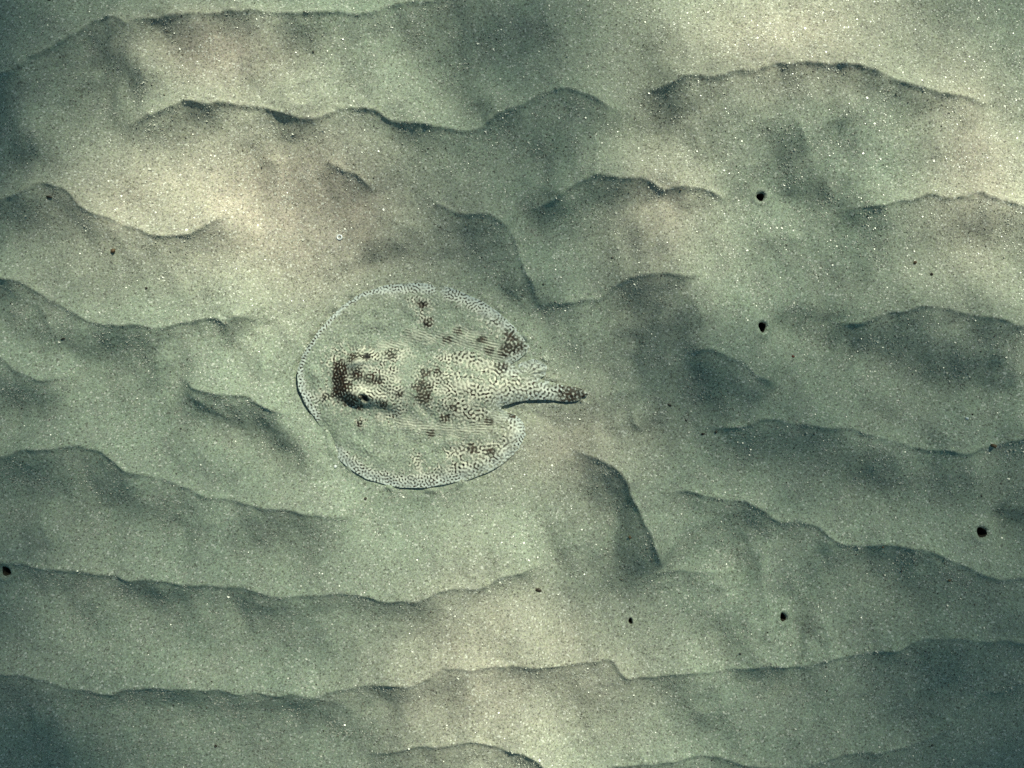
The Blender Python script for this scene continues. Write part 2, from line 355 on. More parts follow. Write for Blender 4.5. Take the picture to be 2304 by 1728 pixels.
# broad hollows (-) and swells (+) of the sand between the crests: photo position (of 2212 px width), radii, turn, how far the slope tips from / to the sun
TONE = [(260,110,40,55,20,-.35),(215,200,35,70,25,-.25),(1080,110,100,80,0,-.32),(960,190,60,40,0,-.15),(1020,230,60,30,30,-.2),(600,300,70,40,0,-.12),
        (1200,330,60,90,0,-.32),(1160,440,40,40,0,-.27),(1010,345,40,30,30,-.14),(1270,270,50,40,0,-.15),(1440,250,70,45,0,-.32),(1560,320,60,50,0,-.25),(1690,340,60,60,0,-.22),
        (1752,408,50,40,0,-.5),(1820,260,25,60,0,-.16),(1330,440,70,30,0,-.22),(1160,480,50,25,0,-.15),(1060,520,80,60,35,-.38),(830,470,80,40,0,-.12),(800,550,50,30,0,-.16),
        (1110,630,70,30,20,-.22),(1140,690,25,40,0,-.15),(1400,640,55,60,0,-.5),(1395,760,60,70,0,-.5),(1500,800,90,50,15,-.22),(1560,850,80,45,10,-.22),(1370,880,50,50,0,-.32),
        (1430,910,40,30,0,-.2),(1735,690,46,36,0,-.45),(1690,790,40,25,0,-.1),(1960,750,130,60,0,-.38),(2080,810,60,50,0,-.33),(1850,740,50,30,0,-.2),(1850,600,90,50,0,-.16),
        (2090,500,60,40,0,-.22),(1990,500,30,50,0,-.13),(1640,950,90,45,0,-.36),(1850,1000,150,45,10,-.30),(2060,1030,100,40,0,-.2),(1310,1040,50,60,30,-.3),(1365,1170,50,90,-5,-.34),
        (1330,1260,50,40,-20,-.28),(1590,1110,70,40,15,-.32),(1610,1200,25,50,0,-.24),(1590,1380,50,50,0,-.17),(1740,1380,25,40,0,-.36),(1900,1220,120,60,20,-.27),(2180,1110,50,50,0,-.55),
        (130,690,50,50,40,-.3),(60,640,60,30,30,-.22),(290,740,80,40,0,-.25),(340,770,25,70,0,-.22),(560,740,25,60,0,-.27),(480,880,60,30,35,-.4),(600,930,80,40,30,-.33),(660,990,40,40,40,-.28),
        (60,870,70,50,20,-.22),(150,1030,120,60,5,-.27),(330,1090,90,40,20,-.22),(100,440,90,40,10,-.27),(200,500,70,30,30,-.16),(300,1270,150,35,5,-.24),(650,1310,120,30,3,-.22),
        (900,1300,100,25,0,-.2),(100,1130,50,60,0,-.24),(250,1500,150,40,0,-.22),(600,1510,150,35,0,-.22),(90,1580,50,80,0,-.34),(2000,1420,70,60,0,-.28),(2100,1390,100,30,0,-.22),
        (1950,1500,70,60,0,-.28),(1000,1640,60,25,0,-.17),(20,200,40,80,0,-.22),(60,320,40,90,0,-.24),(2060,60,60,60,0,-.15),
        (400,180,80,60,0,.16),(850,220,100,40,0,.16),(470,430,70,50,0,.22),(560,460,60,40,0,.2),(380,390,60,50,0,.16),(530,640,70,60,0,.16),(720,540,60,60,0,.16),(1370,330,60,40,0,.25),
        (1440,480,36,60,0,.28),(1260,540,70,40,0,.12),(1590,440,60,35,0,.24),(1900,350,80,60,0,.13),(1300,720,60,70,0,.2),(1220,960,90,50,0,.22),(1290,940,80,30,30,.16),(1550,690,50,60,0,.14),
        (1760,860,90,50,0,.14),(1450,1130,40,60,0,.24),(1280,1130,50,60,0,.17),(1130,1330,90,50,0,.2),(1660,1330,40,70,0,.2),(2190,860,40,60,0,.18),(1000,1400,90,40,0,.13),(480,1440,120,40,0,.13),
        (1150,1580,100,50,0,.14),(2000,620,80,40,0,.14),(430,770,50,50,0,.14),(270,930,150,40,0,.1),(650,1020,80,40,0,.1),(900,1180,150,40,0,.1),(1560,1290,60,40,0,.1),(2090,1120,60,40,0,.14)]
TD = np.zeros(hm.shape)
for bx, by, rx, ry, a, am in TONE:
    k = W / 2212.0; c, s = math.cos(math.radians(a)), math.sin(math.radians(a))
    u = (X + 9 * wobx - bx * k) * c + (Y + 9 * woby - by * k) * s; v = -(X - bx * k) * s + (Y - by * k) * c
    TD += am * np.exp(-(u / (rx * k)) ** 2 - (v / (ry * k)) ** 2)
TD = np.clip(TD, -0.6, 0.35)
fy = np.fft.fftfreq(RNY, RST)[:, None] * 2 * np.pi; fx = np.fft.fftfreq(RNX, RST)[None, :] * 2 * np.pi
kl = fx * math.sin(SUN_AZ) - fy * math.cos(SUN_AZ)
hm += TONE_GAIN * np.fft.ifft2(-np.fft.fft2(TD) * np.conj(1j * kl) / (kl ** 2 + (2 * np.pi / 520.0) ** 2)).real

# sand beds in flat under and around the ray, with a scoured lip along its edge
sdr = np.full(hm.shape, -400.0)
i0, i1 = int((480 - RX0) / RST), int((1480 - RX0) / RST); j0, j1 = int((480 - RY0) / RST), int((1230 - RY0) / RST)
sdr[j0:j1, i0:i1] = ray_sd(X[j0:j1, i0:i1], Y[j0:j1, i0:i1])
BED = 16.0
wbed = smooth(-70, -6, sdr) ; hm = hm * (1 - wbed) + (BED + (hm - BED) * 0.12) * wbed
lap = np.clip(fft_noise(RNY, RNX, 16, 60, 12) - 0.15, 0, 2)
hm += 4.6 * lap * np.exp(-((sdr + 3) / 9.0) ** 2)    # sand lapping over parts of the rim
wl0 = np.exp(-((X - 690) / 75.0) ** 2 - ((Y - 775) / 130.0) ** 2)
hm -= 9.0 * np.clip(wl0 * 1.3, 0, 1) * np.exp(-((sdr + 3.5) / 6.0) ** 2)    # scour along the snout
hm -= 6.0 * smooth(4, 12, sdr)                       # ground passes below the skin
for bx, by, rx, ry, a in BURROWS:                   # low collar round each burrow mouth
    q = np.hypot((X - bx) / rx, (Y - by) / ry)
    hm += 3.2 * np.exp(-((q - 1.75) / 0.5) ** 2)

# procedural ripples for the sea floor outside the picture
def far_ripples(px, py):
    u = py + 60 * np.sin(px / 410 + 0.7) + 34 * np.sin(px / 173 + py / 520) + 22 * np.sin(px / 97 - py / 260 + 2.0)
    ph = np.mod(u / 232.0, 1.0)
    r = np.where(ph < 0.36, 1 - ph / 0.36, (ph - 0.36) / 0.64)
    return 6 + 24 * r ** 1.5 + 4 * np.sin(px / 260 + py / 700)

# sand hue painted as shaded green (1) or sunlit beige (0)
SUNLIT = [(430,420,330,240),(760,520,240,200),(1750,90,330,170),(1480,500,140,200),(1150,1520,300,260),(500,120,240,90),(1270,1000,220,130),(2200,420,170,260)]
def shade_hue_at(px, py):
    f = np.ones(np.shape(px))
    for cx_, cy_, rx_, ry_ in SUNLIT: f = f - 0.8 * np.exp(-((px - cx_) / rx_) ** 2 - ((py - cy_) / ry_) ** 2)
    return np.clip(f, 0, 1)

# ------------------------------------------------------------------ sea floor mesh (fine in view, coarser towards the horizon)
def axis(a, b, step, lim):
    c = list(np.arange(a, b + 1e-6, step)); s = step; lo, hi = [c[0]], [c[-1]]
    while lo[-1] > -lim: s *= 1.1; lo.append(lo[-1] - s)
    s = step
    while hi[-1] < lim: s *= 1.1; hi.append(hi[-1] + s)
    return np.array(lo[:0:-1] + c + hi[1:])
ax = axis(-130, W + 130, 3.0, 1.2e5); ay = axis(-110, H + 110, 3.0, 1.2e5)
GX, GY = np.meshgrid(ax, ay)
hin = sample(hm, RX0, RY0, RST, GX, GY)
out = np.maximum(np.maximum(-GX, GX - W), np.maximum(-GY, GY - H))
wout = smooth(20, 190, out)
rdist = np.hypot(GX - W / 2, GY - H / 2)
fade = 1 - smooth(5000, 14000, rdist)
hfar = far_ripples(GX, GY) * fade + 14 * (1 - fade)
GZ = hin * (1 - wout) + hfar * wout
def ground_z(px, py):
    return float(sample(hm, RX0, RY0, RST, np.array([px], float), np.array([py], float))[0])

nx, ny = len(ax), len(ay)
idx = np.arange(nx * ny).reshape(ny, nx)
quads = np.stack([idx[:-1, :-1], idx[1:, :-1], idx[1:, 1:], idx[:-1, 1:]], -1).reshape(-1, 4)
cx = 0.5 * (GX[:-1, :-1] + GX[1:, 1:]).ravel(); cy = 0.5 * (GY[:-1, :-1] + GY[1:, 1:]).ravel()
keep = np.ones(len(quads), bool)
for bx, by, rx, ry, a in BURROWS:
    c, s = math.cos(math.radians(a)), math.sin(math.radians(a))
    u = (cx - bx) * c + (cy - by) * s; v = -(cx - bx) * s + (cy - by) * c
    keep &= ~(((u / (rx * 1.5)) ** 2 + (v / (ry * 1.5)) ** 2) < 1)
V = np.stack([wx(GX), wy(GY), GZ * S], -1).reshape(-1, 3)
me = mesh_np('seabed', V, quads[keep])
attr(me, 'shade_hue', shade_hue_at(GX, GY))
seabed = tag(link('seabed', me, M_SAND), 'rippled pale grey-green sand sea floor', kind='structure')

# ------------------------------------------------------------------ unseen water surface overhead: its transparency is shaped to dapple and dim the sunlight
WZ = 1.15
LIGHT = 0.86 * np.array([[.20,.45,.62,.76,.82,.65,.42,.55,1.00,1.25,1.02,.76,.70],
                         [.26,.58,.92,1.02,.95,.75,.45,.65,.80,.85,.88,.98,.98],
                         [.32,.80,1.18,1.12,.86,.68,.58,.70,1.00,.80,.80,1.02,1.20],
                         [.62,.80,.98,1.08,.92,.56,.58,.62,.92,.75,.74,.80,.92],
                         [.62,.70,.76,.98,.90,.88,.90,.62,.42,.50,.58,.50,.58],
                         [.52,.64,.70,.72,.92,.92,.94,.76,.54,.46,.52,.52,.52],
                         [.30,.60,.66,.66,.76,.88,.94,.62,.78,.64,.58,.46,.34],
                         [.36,.60,.66,.72,.76,.92,1.04,.82,.76,.64,.46,.36,.28],
                         [.05,.22,.55,.66,.72,.88,1.10,.98,.70,.52,.42,.24,.08]])
LIGHT = LIGHT ** 1.7
rng = np.random.default_rng(11)
NK = 230
lam = np.exp(rng.uniform(math.log(0.16), math.log(2.4), NK)); ang = rng.uniform(0, 2 * np.pi, NK)
kx = 2 * np.pi / lam * np.cos(ang); ky = 2 * np.pi / lam * np.sin(ang)
def waves(x, y): ph = x[..., None] * kx + y[..., None] * ky; return np.concatenate([np.cos(ph), np.sin(ph)], -1)
qx, qy = np.meshgrid(np.linspace(0, 1, 45), np.linspace(0, 1, 34))
tgt = (sample(LIGHT, 0, 0, 1, qx * 12, qy * 8) + 0.42 * sample(gblur(TD, 12), RX0, RY0, RST, qx * W, qy * H)).ravel() - 0.48
Bm = waves((qx.ravel() - .5) * W * S, (.5 - qy.ravel()) * H * S)
coef = np.linalg.solve(Bm.T @ Bm + 0.7 * np.eye(2 * NK), Bm.T @ tgt)
far_ = 2.4 * 1.35 ** np.arange(1, 12)
wax = np.concatenate([-far_[::-1], np.linspace(-2.4, 2.4, 241), far_])
WX, WY = np.meshgrid(wax, wax)
shift = sun_dir[:2] / sun_dir[2] * WZ
pX = np.outer(wax - shift[0], kx); pY = np.outer(wax - shift[1], ky); ca, cb = coef[:NK], coef[NK:]
sun_map = (np.cos(pY) * ca + np.sin(pY) * cb) @ np.cos(pX).T + (np.cos(pY) * cb - np.sin(pY) * ca) @ np.sin(pX).T
sun_map = np.clip(0.48 + sun_map, 0.03, 1.0)
wz = WZ + 0.012 * np.sin(WX * 4.1 + WY * 2.2) + 0.009 * np.sin(WY * 6.3 - WX * 1.7) + 0.02 * sun_map
n = len(wax); idx = np.arange(n * n).reshape(n, n)
me = mesh_np('water', np.stack([WX, WY, wz], -1).reshape(-1, 3), np.stack([idx[:-1, :-1], idx[:-1, 1:], idx[1:, 1:], idx[1:, :-1]], -1).reshape(-1, 4))
attr(me, 'sun_mask', sun_map)
mw = bpy.data.materials.new('water_light_mask'); mw.use_nodes = True; nt = mw.node_tree; nt.nodes.clear()
a_ = nt.nodes.new('ShaderNodeAttribute'); a_.attribute_name = 'sun_mask'
vm = nt.nodes.new('ShaderNodeVectorMath'); vm.operation = 'SCALE'; vm.inputs[0].default_value = (0.68, 1.0, 0.82); nt.links.new(a_.outputs['Fac'], vm.inputs['Scale'])
tr = nt.nodes.new('ShaderNodeBsdfTransparent'); nt.links.new(vm.outputs[0], tr.inputs[0])
gl = nt.nodes.new('ShaderNodeBsdfGlossy'); gl.inputs['Roughness'].default_value = 0.05; gl.inputs[0].default_value = (0.8, 0.9, 0.9, 1)
mx = nt.nodes.new('ShaderNodeMixShader'); mx.inputs[0].default_value = 0.03
nt.links.new(tr.outputs[0], mx.inputs[1]); nt.links.new(gl.outputs[0], mx.inputs[2])
om = nt.nodes.new('ShaderNodeOutputMaterial'); nt.links.new(mx.outputs[0], om.inputs[0])
water = tag(link('water', me, mw), 'unseen wavy sea surface with a transparency pattern added to shape the sunlight', kind='structure')

# ------------------------------------------------------------------ the ray
ST = 1.0                                            # body raster, 1 photo px = 0.5 mm
bx0, by0 = 664.0, 630.0; bnx, bny = 668, 472
BX, BY = np.meshgrid(bx0 + np.arange(bnx) * ST, by0 + np.arange(bny) * ST)
SD = ray_sd(BX, BY)
def zx(v): return 620 + v / ZS
def zy(v): return 580 + v / ZS
def blob(px, py, rx, ry, p=2.0, rot=0.0):
    c, s = math.cos(rot), math.sin(rot); u = ((BX - px) * c + (BY - py) * s) / rx; v = (-(BX - px) * s + (BY - py) * c) / ry
    return np.exp(-(np.hypot(u, v) ** p))
in_tail = smooth(1165, 1195, BX) * (1 - smooth(0, 1, np.abs(BY - zy(885)) / 46 - 0.35))
hz = 2.2 + 13 * (1 - np.exp(-np.maximum(SD, 0) / 42.0))                   # disc
hz += 21 * blob(zx(1190), zy(880), 112, 66, 2.8)                         # body cavity
hz += 7 * blob(zx(1480), zy(875), 120, 34, 2.4)                         # root of the tail
hu = (BX - zx(650)) / 86.0; hv = (BY - zy(795)) / 62.0                    # head: blunt steep front, fading back
hr = (np.abs(hu) ** 2.5 + np.abs(hv) ** 2.5) ** (1 / 2.5)
front = 1 - smooth(0.66, 1.12, hr); back = 1 - smooth(0.55, 1.5, hr)
wb = smooth(-0.3, 0.7, hu); hz += 25 * (front * (1 - wb) + back * wb)
hz -= 5.5 * blob(zx(470), zy(790), 26, 17)                                # hollow between the eyes
for ey, rot in ((zy(672), -0.25), (zy(888), 0.25)):
    hz += 10.0 * blob(zx(556), ey, 21, 13, 2.4, rot)
hz -= 11 * blob(zx(612), zy(650), 9.5, 6.5, 3, 0.5) ; hz -= 13 * blob(zx(600), zy(918), 10, 7, 3, 0.5)     # spiracles
hz += 4.0 * blob(zx(760), zy(640), 60, 14, 2, 0.05) + 4.0 * blob(zx(760), zy(960), 60, 14, 2, -0.1)       # gill ridges
hz -= 4.0 * blob(zx(1000), zy(1010), 40, 10, 2, 0.75)                     # crease behind the shoulder
hz += 3.0 * blob(zx(1100), zy(1130), 110, 11, 2, 0.05) + 3.0 * blob(zx(1300), zy(560), 90, 12, 2, 0.35)   # fin base folds
hz += 3.5 * blob(zx(1560), zy(1130), 26, 46, 2.5) + 3.0 * blob(zx(1540), zy(520), 40, 40, 2.2)
# tail: half-round
cyt = zy(880) + (BX - zx(1700)) * 0.045
hw = np.interp(BX, [zx(1500), zx(1700), zx(1900), zx(2046)], [30, 25, 21, 2])
tl = 4.5 * np.sqrt(np.clip(1 - ((BY - cyt) / (hw + 0.5)) ** 2, 0, 1)) * smooth(zx(1480), zx(1640), BX)
hz = np.maximum(hz, 4 + tl * np.interp(BX, [zx(1900), zx(2046)], [1, 0.35]))
hz += 0.9 * fft_noise(bny, bnx, 30, 80, 21) * smooth(2, 20, SD) + 0.25 * fft_noise(bny, bnx, 6, 14, 22)
pm_rib = blob(zx(1712), zy(722), 27, 22, 4) * np.sin(np.arctan2(BY - zy(770), BX - zx(1630)) * 19)
ev = np.sin(np.arctan2(BY - 850, BX - 930) * 9 + 1.0)
hz += 1.3 * pm_rib
hz += 1.6 * ev * np.exp(-((SD - 6) / 14.0) ** 2)                          # gentle frill of the margin
nose = np.exp(-((BX - 690) / 60.0) ** 2 - ((BY - 790) / 110.0) ** 2); hz += 14.0 * nose * np.exp(-np.maximum(SD, 0) / 16.0)
buried = np.exp(-((BX - 745) / 22.0) ** 2 - ((BY - 985) / 45.0) ** 2) + np.exp(-((BX - 988) / 16.0) ** 2 - ((BY - 642) / 10.0) ** 2); hz -= 3.2 * buried * np.exp(-np.maximum(SD, 0) / 14.0)

# skin uncovered by sand (1) or dusted over (0): strokes in the enlarged view's pixels
def strokes(lst):
    m = np.full(BX.shape, -9.0)
    for pts, r in lst:
        P = z2s(np.array(pts, float)); r = r / ZS
        if len(P) == 1: d = np.hypot(BX - P[0, 0], BY - P[0, 1])
        else: d, _, _, _ = seg_dist(BX, BY, P)
        m = np.maximum(m, 1 - d / r)
    return m
MARGIN = [([(420,1290),(520,1375),(650,1440),(800,1465),(950,1465),(1010,1455)],66),([(160,780),(200,640),(290,500),(420,345),(560,250),(700,205)],17),
          ([(700,205),(800,190),(920,190),(1010,205)],52),([(165,790),(190,870),(230,960),(275,1040)],32),([(1150,225),(1280,280),(1400,345)],72),([(1050,1460),(1200,1425)],50),([(1590,1110),(1600,1180)],56)]
BODY = [([(1060,1440),(1200,1400),(1350,1350),(1480,1280),(1560,1190),(1580,1110),(1560,1050)],84),([(1170,1270),(1280,1250),(1410,1260)],66),([(920,1310),(945,1380)],46),
        ([(1400,340),(1500,430),(1570,520),(1590,600),(1530,650)],98),([(225,920),(350,905)],56),([(430,700),(500,760),(600,780),(770,790)],128),([(450,900),(600,890),(820,880)],110),
        ([(560,640),(700,650),(860,640)],66),([(920,290),(990,310)],50),([(965,380),(1000,440)],48),([(930,770),(990,880),(985,930)],76),([(1040,800),(1200,850),(1350,880),(1500,880)],118),
        ([(1100,660),(1250,660),(1400,720),(1560,770)],64),([(1150,970),(1310,1010)],110),([(700,1040),(830,1000)],44),([(560,1085)],40),
        ([(1550,860),(1700,870),(1850,885),(2030,892)],100),([(1620,700),(1710,705),(1760,730)],46),([(1470,715),(1560,760)],50)]
STREAK_U = [([(880,500),(1050,530),(1200,540),(1350,580),(1470,650)],50),([(1190,480),(1350,520),(1460,600)],46),([(700,575),(860,565)],36)]
STREAK_L = [([(820,1070),(950,1095),(1100,1130),(1250,1130),(1400,1080),(1530,1005)],50)]
ragged = 0.30 * fft_noise(bny, bnx, 10, 40, 31) + 0.22 * fft_noise(bny, bnx, 3.2, 6, 32)
mM, mB, mU, mL = strokes(MARGIN), strokes(BODY), strokes(STREAK_U), strokes(STREAK_L)
mAll = np.maximum(np.maximum(mM, mB), np.maximum(mU, mL))
skin = smooth(0.10, 0.48, mAll + ragged)
skin *= 1 - 0.45 * np.clip(np.maximum(smooth(-0.2, 0.3, mU - np.maximum(mB, -0.3)), smooth(-0.2, 0.3, mL - np.maximum(mB, -0.3))), 0, 1)
skin *= 1 - np.clip(buried, 0, 1)
neck = np.exp(-((BX - zx(885)) / 17.0) ** 2 - ((BY - zy(760)) / 52.0) ** 2); skin *= 1 - 0.8 * np.clip(neck * (1.1 + 0.4 * ragged), 0, 1)
skin *= np.clip(0.86 + 0.14 * fft_noise(bny, bnx, 20, 60, 33), 0.55, 1)
skin = np.where(mM + 0.4 * ragged > 0.2, np.maximum(skin, 0.85), skin)
# markings: winding lines, spots along the margin, streaks on the fin bases
lab = fft_noise(bny, bnx, 6.0, 9.0, 41); lab2 = fft_noise(bny, bnx, 7.4, 11.5, 42)
lab = np.where(BX > 1020, lab2, lab)
spot = fft_noise(bny, bnx, 6.0, 8.4, 43)
stu = fft_noise(bny, bnx, 5.2, 7.0, 44, math.radians(15), 5.0); stl = fft_noise(bny, bnx, 5.2, 6.8, 45, math.radians(4), 5.0)
p_lab = smooth(0.02, 0.40, lab); p_spot = smooth(0.20, 0.60, spot)
wS = smooth(16, 7, SD) if False else 1 - smooth(9, 22, SD)
wM = np.clip(smooth(-0.1, 0.3, mM - np.maximum(mB, 0) * 0.6), 0, 1)
wSp = np.clip(np.maximum(wM, 0.8 * wS * (BX < 1290)), 0, 1) * (BX < 1180)
pat = p_lab * (1 - wSp) + p_spot * wSp
wu = smooth(-0.2, 0.3, mU - np.maximum(mB, -0.3)); pat = pat * (1 - wu) + 0.95 * smooth(0.0, 0.5, stu) * wu
wl_ = smooth(-0.2, 0.3, mL - np.maximum(mB, -0.3)); pat = pat * (1 - wl_) + 0.95 * smooth(0.0, 0.5, stl) * wl_
DARK = [(980,760,44),(970,860,58),(985,930,46),(1065,745,34),(545,760,46),(640,800,44),(500,830,30),(690,800,36),(1355,540,42),(1400,610,38),(1490,625,42),(1200,485,36),(1130,540,36),(1530,500,42),  # skin blotches; those on the snout also paint in the head's shadow
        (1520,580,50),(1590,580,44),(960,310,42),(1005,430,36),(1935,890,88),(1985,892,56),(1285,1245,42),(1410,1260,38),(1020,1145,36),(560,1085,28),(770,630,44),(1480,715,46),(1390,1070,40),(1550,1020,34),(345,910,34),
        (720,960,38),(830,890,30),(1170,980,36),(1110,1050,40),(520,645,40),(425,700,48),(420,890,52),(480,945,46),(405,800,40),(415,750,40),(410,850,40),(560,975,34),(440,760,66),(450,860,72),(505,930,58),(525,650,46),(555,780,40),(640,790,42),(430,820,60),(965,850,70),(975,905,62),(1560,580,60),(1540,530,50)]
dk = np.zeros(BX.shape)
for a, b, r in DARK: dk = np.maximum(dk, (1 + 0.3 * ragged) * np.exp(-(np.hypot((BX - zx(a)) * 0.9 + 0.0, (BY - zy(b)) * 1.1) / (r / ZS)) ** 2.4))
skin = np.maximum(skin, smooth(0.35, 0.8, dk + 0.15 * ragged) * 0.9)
lab_b = np.where(wu > 0.5, stu, np.where(wl_ > 0.5, stl, lab))
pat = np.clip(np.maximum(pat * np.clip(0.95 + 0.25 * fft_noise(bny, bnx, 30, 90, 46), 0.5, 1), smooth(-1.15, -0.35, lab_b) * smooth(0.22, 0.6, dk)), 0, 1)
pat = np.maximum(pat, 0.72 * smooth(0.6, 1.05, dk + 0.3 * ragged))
hc = np.exp(-((BX - zx(440)) / 21.0) ** 4 - ((BY - zy(800)) / 46.0) ** 4)  # near-black snout front: pigment plus painted-in shadow of the steep head
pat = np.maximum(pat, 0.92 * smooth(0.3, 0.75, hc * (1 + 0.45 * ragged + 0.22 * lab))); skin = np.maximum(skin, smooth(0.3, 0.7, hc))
pa_ = np.arctan2(BY - zy(770), BX - zx(1630)); pm = blob(zx(1712), zy(722), 27, 22, 4)
pat = pat * (1 - pm) + pm * 0.8 * smooth(0.1, 0.7, np.sin(pa_ * 19 + 1.2 * lab)) ; skin = np.maximum(skin, 0.55 * pm)
lid = np.clip(blob(zx(572), zy(686), 13, 7, 2.5, -0.2) + 0.5 * blob(zx(542), zy(880), 9, 5, 2.5, 0.1), 0, 1); pat *= 1 - 0.85 * lid; skin = np.maximum(skin, lid)  # pale patches paint in the lit tops of the eye bumps
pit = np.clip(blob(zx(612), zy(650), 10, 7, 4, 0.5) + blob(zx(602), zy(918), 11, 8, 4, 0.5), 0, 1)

okv = SD > -0.75
ok = okv[:-1, :-1] & okv[1:, :-1] & okv[1:, 1:] & okv[:-1, 1:]
gyv, gxv = np.gradient(SD); gl_ = np.hypot(gxv, gyv) + 1e-6
push = np.where(SD < 0.55, -SD, 0)
PX = BX + push * gxv / gl_; PY = BY + push * gyv / gl_
PZ = BED + hz
idx = np.arange(bnx * bny).reshape(bny, bnx)
q = np.stack([idx[:-1, :-1], idx[1:, :-1], idx[1:, 1:], idx[:-1, 1:]], -1)[ok]
used = np.zeros(bnx * bny, bool); used[q.ravel()] = True
remap = -np.ones(bnx * bny, int); remap[used] = np.arange(used.sum())
q = remap[q]; nv = int(used.sum())
V = np.stack([wx(PX), wy(PY), PZ * S], -1).reshape(-1, 3)[used]
ee = np.concatenate([q[:, [0, 1]], q[:, [1, 2]], q[:, [2, 3]], q[:, [3, 0]]])          # rim edges -> skirt down into the sand
key = np.sort(ee, 1); _, inv, cnt = np.unique(key[:, 0].astype(np.int64) * nv + key[:, 1], return_inverse=True, return_counts=True)
rim = ee[cnt[inv] == 1]
rv = np.unique(rim); low = -np.ones(nv, int); low[rv] = nv + np.arange(len(rv))
Vl = V[rv].copy(); Vl[:, 2] = (BED - 3.0) * S
cen = nv + len(rv)
V2 = np.vstack([V, Vl])
sk = np.stack([rim[:, 1], rim[:, 0], low[rim[:, 0]], low[rim[:, 1]]], -1)
me = mesh_np('body', V2, np.vstack([q, sk]))
def va(arr, fill): return np.concatenate([arr.ravel()[used], np.full(len(rv), fill)])
attr(me, 'shade_hue', va(shade_hue_at(BX, BY), 0.5)); attr(me, 'skin', va(skin, 0.9)); attr(me, 'pattern', va(pat, 0.4)); attr(me, 'pit', va(pit, 0.0))
attr(me, 'margin', va(np.clip(1 - SD / 40, 0, 1), 1.0))

mr = bpy.data.materials.new('ray_skin'); mr.use_nodes = True; nt = mr.node_tree
b = nt.nodes['Principled BSDF']; b.inputs['Specular IOR Level'].default_value = 0.2
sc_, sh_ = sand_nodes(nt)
def at(name): a = nt.nodes.new('ShaderNodeAttribute'); a.attribute_name = name; return a.outputs['Fac']
base = mixc(nt, at('margin'), (0.66, 0.62, 0.52), (0.52, 0.56, 0.55))
fn = nd(nt, 'ShaderNodeTexNoise', Scale=260.0, Detail=3.0); g_ = nt.nodes.new('ShaderNodeNewGeometry'); nt.links.new(g_.outputs['Position'], fn.inputs['Vector'])
base = mixc(nt, math_(nt, 'MULTIPLY', ramp(nt, fn.outputs[0], 0.4, 0.7), 0.35), base, (0.30, 0.31, 0.26))
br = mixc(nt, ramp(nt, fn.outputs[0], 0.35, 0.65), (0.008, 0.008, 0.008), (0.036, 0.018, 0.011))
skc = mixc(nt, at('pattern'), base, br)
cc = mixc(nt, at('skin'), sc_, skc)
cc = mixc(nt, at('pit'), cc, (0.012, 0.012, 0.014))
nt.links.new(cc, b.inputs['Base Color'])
nt.links.new(math_(nt, 'MULTIPLY_ADD', at('skin'), -0.32, 0.9), b.inputs['Roughness'])
bp = nd(nt, 'ShaderNodeBump', Strength=0.4, Distance=0.001); nt.links.new(sh_, bp.inputs['Height']); nt.links.new(bp.outputs[0], b.inputs['Normal'])

ray = bpy.data.objects.new('stingray', None); col.objects.link(ray)
tag(ray, 'round spotted stingray half dusted with sand, lying flat with its snout to the left', 'stingray')
ray.location = (float(wx(930)), float(wy(860)), BED * S)
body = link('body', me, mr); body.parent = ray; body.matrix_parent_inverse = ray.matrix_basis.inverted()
from mathutils import Matrix
body.matrix_parent_inverse = Matrix.Translation(ray.location).inverted()
# eyes: glossy globes with a heavy lid in front of each spiracle
def ico(name, rx, ry, rz, mat, seed=None, rough=0.0, nu=20, nvv=12):
    u = np.linspace(0, 2 * np.pi, nu, endpoint=False); v = np.linspace(0, np.pi, nvv)
    U, Vv = np.meshgrid(u, v); r = np.ones(U.shape)
    if seed is not None:
        g = np.random.default_rng(seed); 
        for k in range(5):
            d = g.standard_normal(3); d /= np.linalg.norm(d)
            r += rough * np.sin(3.1 * (np.cos(U) * np.sin(Vv) * d[0] + np.sin(U) * np.sin(Vv) * d[1] + np.cos(Vv) * d[2]) + g.uniform(0, 6))
    P = np.stack([rx * r * np.cos(U) * np.sin(Vv), ry * r * np.sin(U) * np.sin(Vv), rz * r * np.cos(Vv)], -1)
    P[0] = P[0].mean(0); P[-1] = P[-1].mean(0)
    idx = np.arange(nu * nvv).reshape(nvv, nu); nxt = np.roll(idx, -1, 1)
    qs = np.stack([idx[:-1], idx[1:], nxt[1:], nxt[:-1]], -1).reshape(-1, 4)
    return mesh_np(name, P.reshape(-1, 3), qs)
M_EYE = simple_mat('eye', (0.10, 0.085, 0.06), (0.02, 0.018, 0.016), 0.15, 700.0, 0.6)
for px_, py_ in ((zx(585), zy(652)), (zx(572), zy(908))):
    j, i = int(round(py_ - by0)), int(round(px_ - bx0))
    o = link('eye', ico('eye', 6 * S, 4.6 * S, 4.6 * S, M_EYE), M_EYE); o.parent = ray
    o.matrix_parent_inverse = Matrix.Translation(ray.location).inverted()
    o.location = (float(wx(px_)), float(wy(py_)), float(PZ[j, i] - 0.5) * S); o.rotation_euler = (0, 0, math.radians(-15))

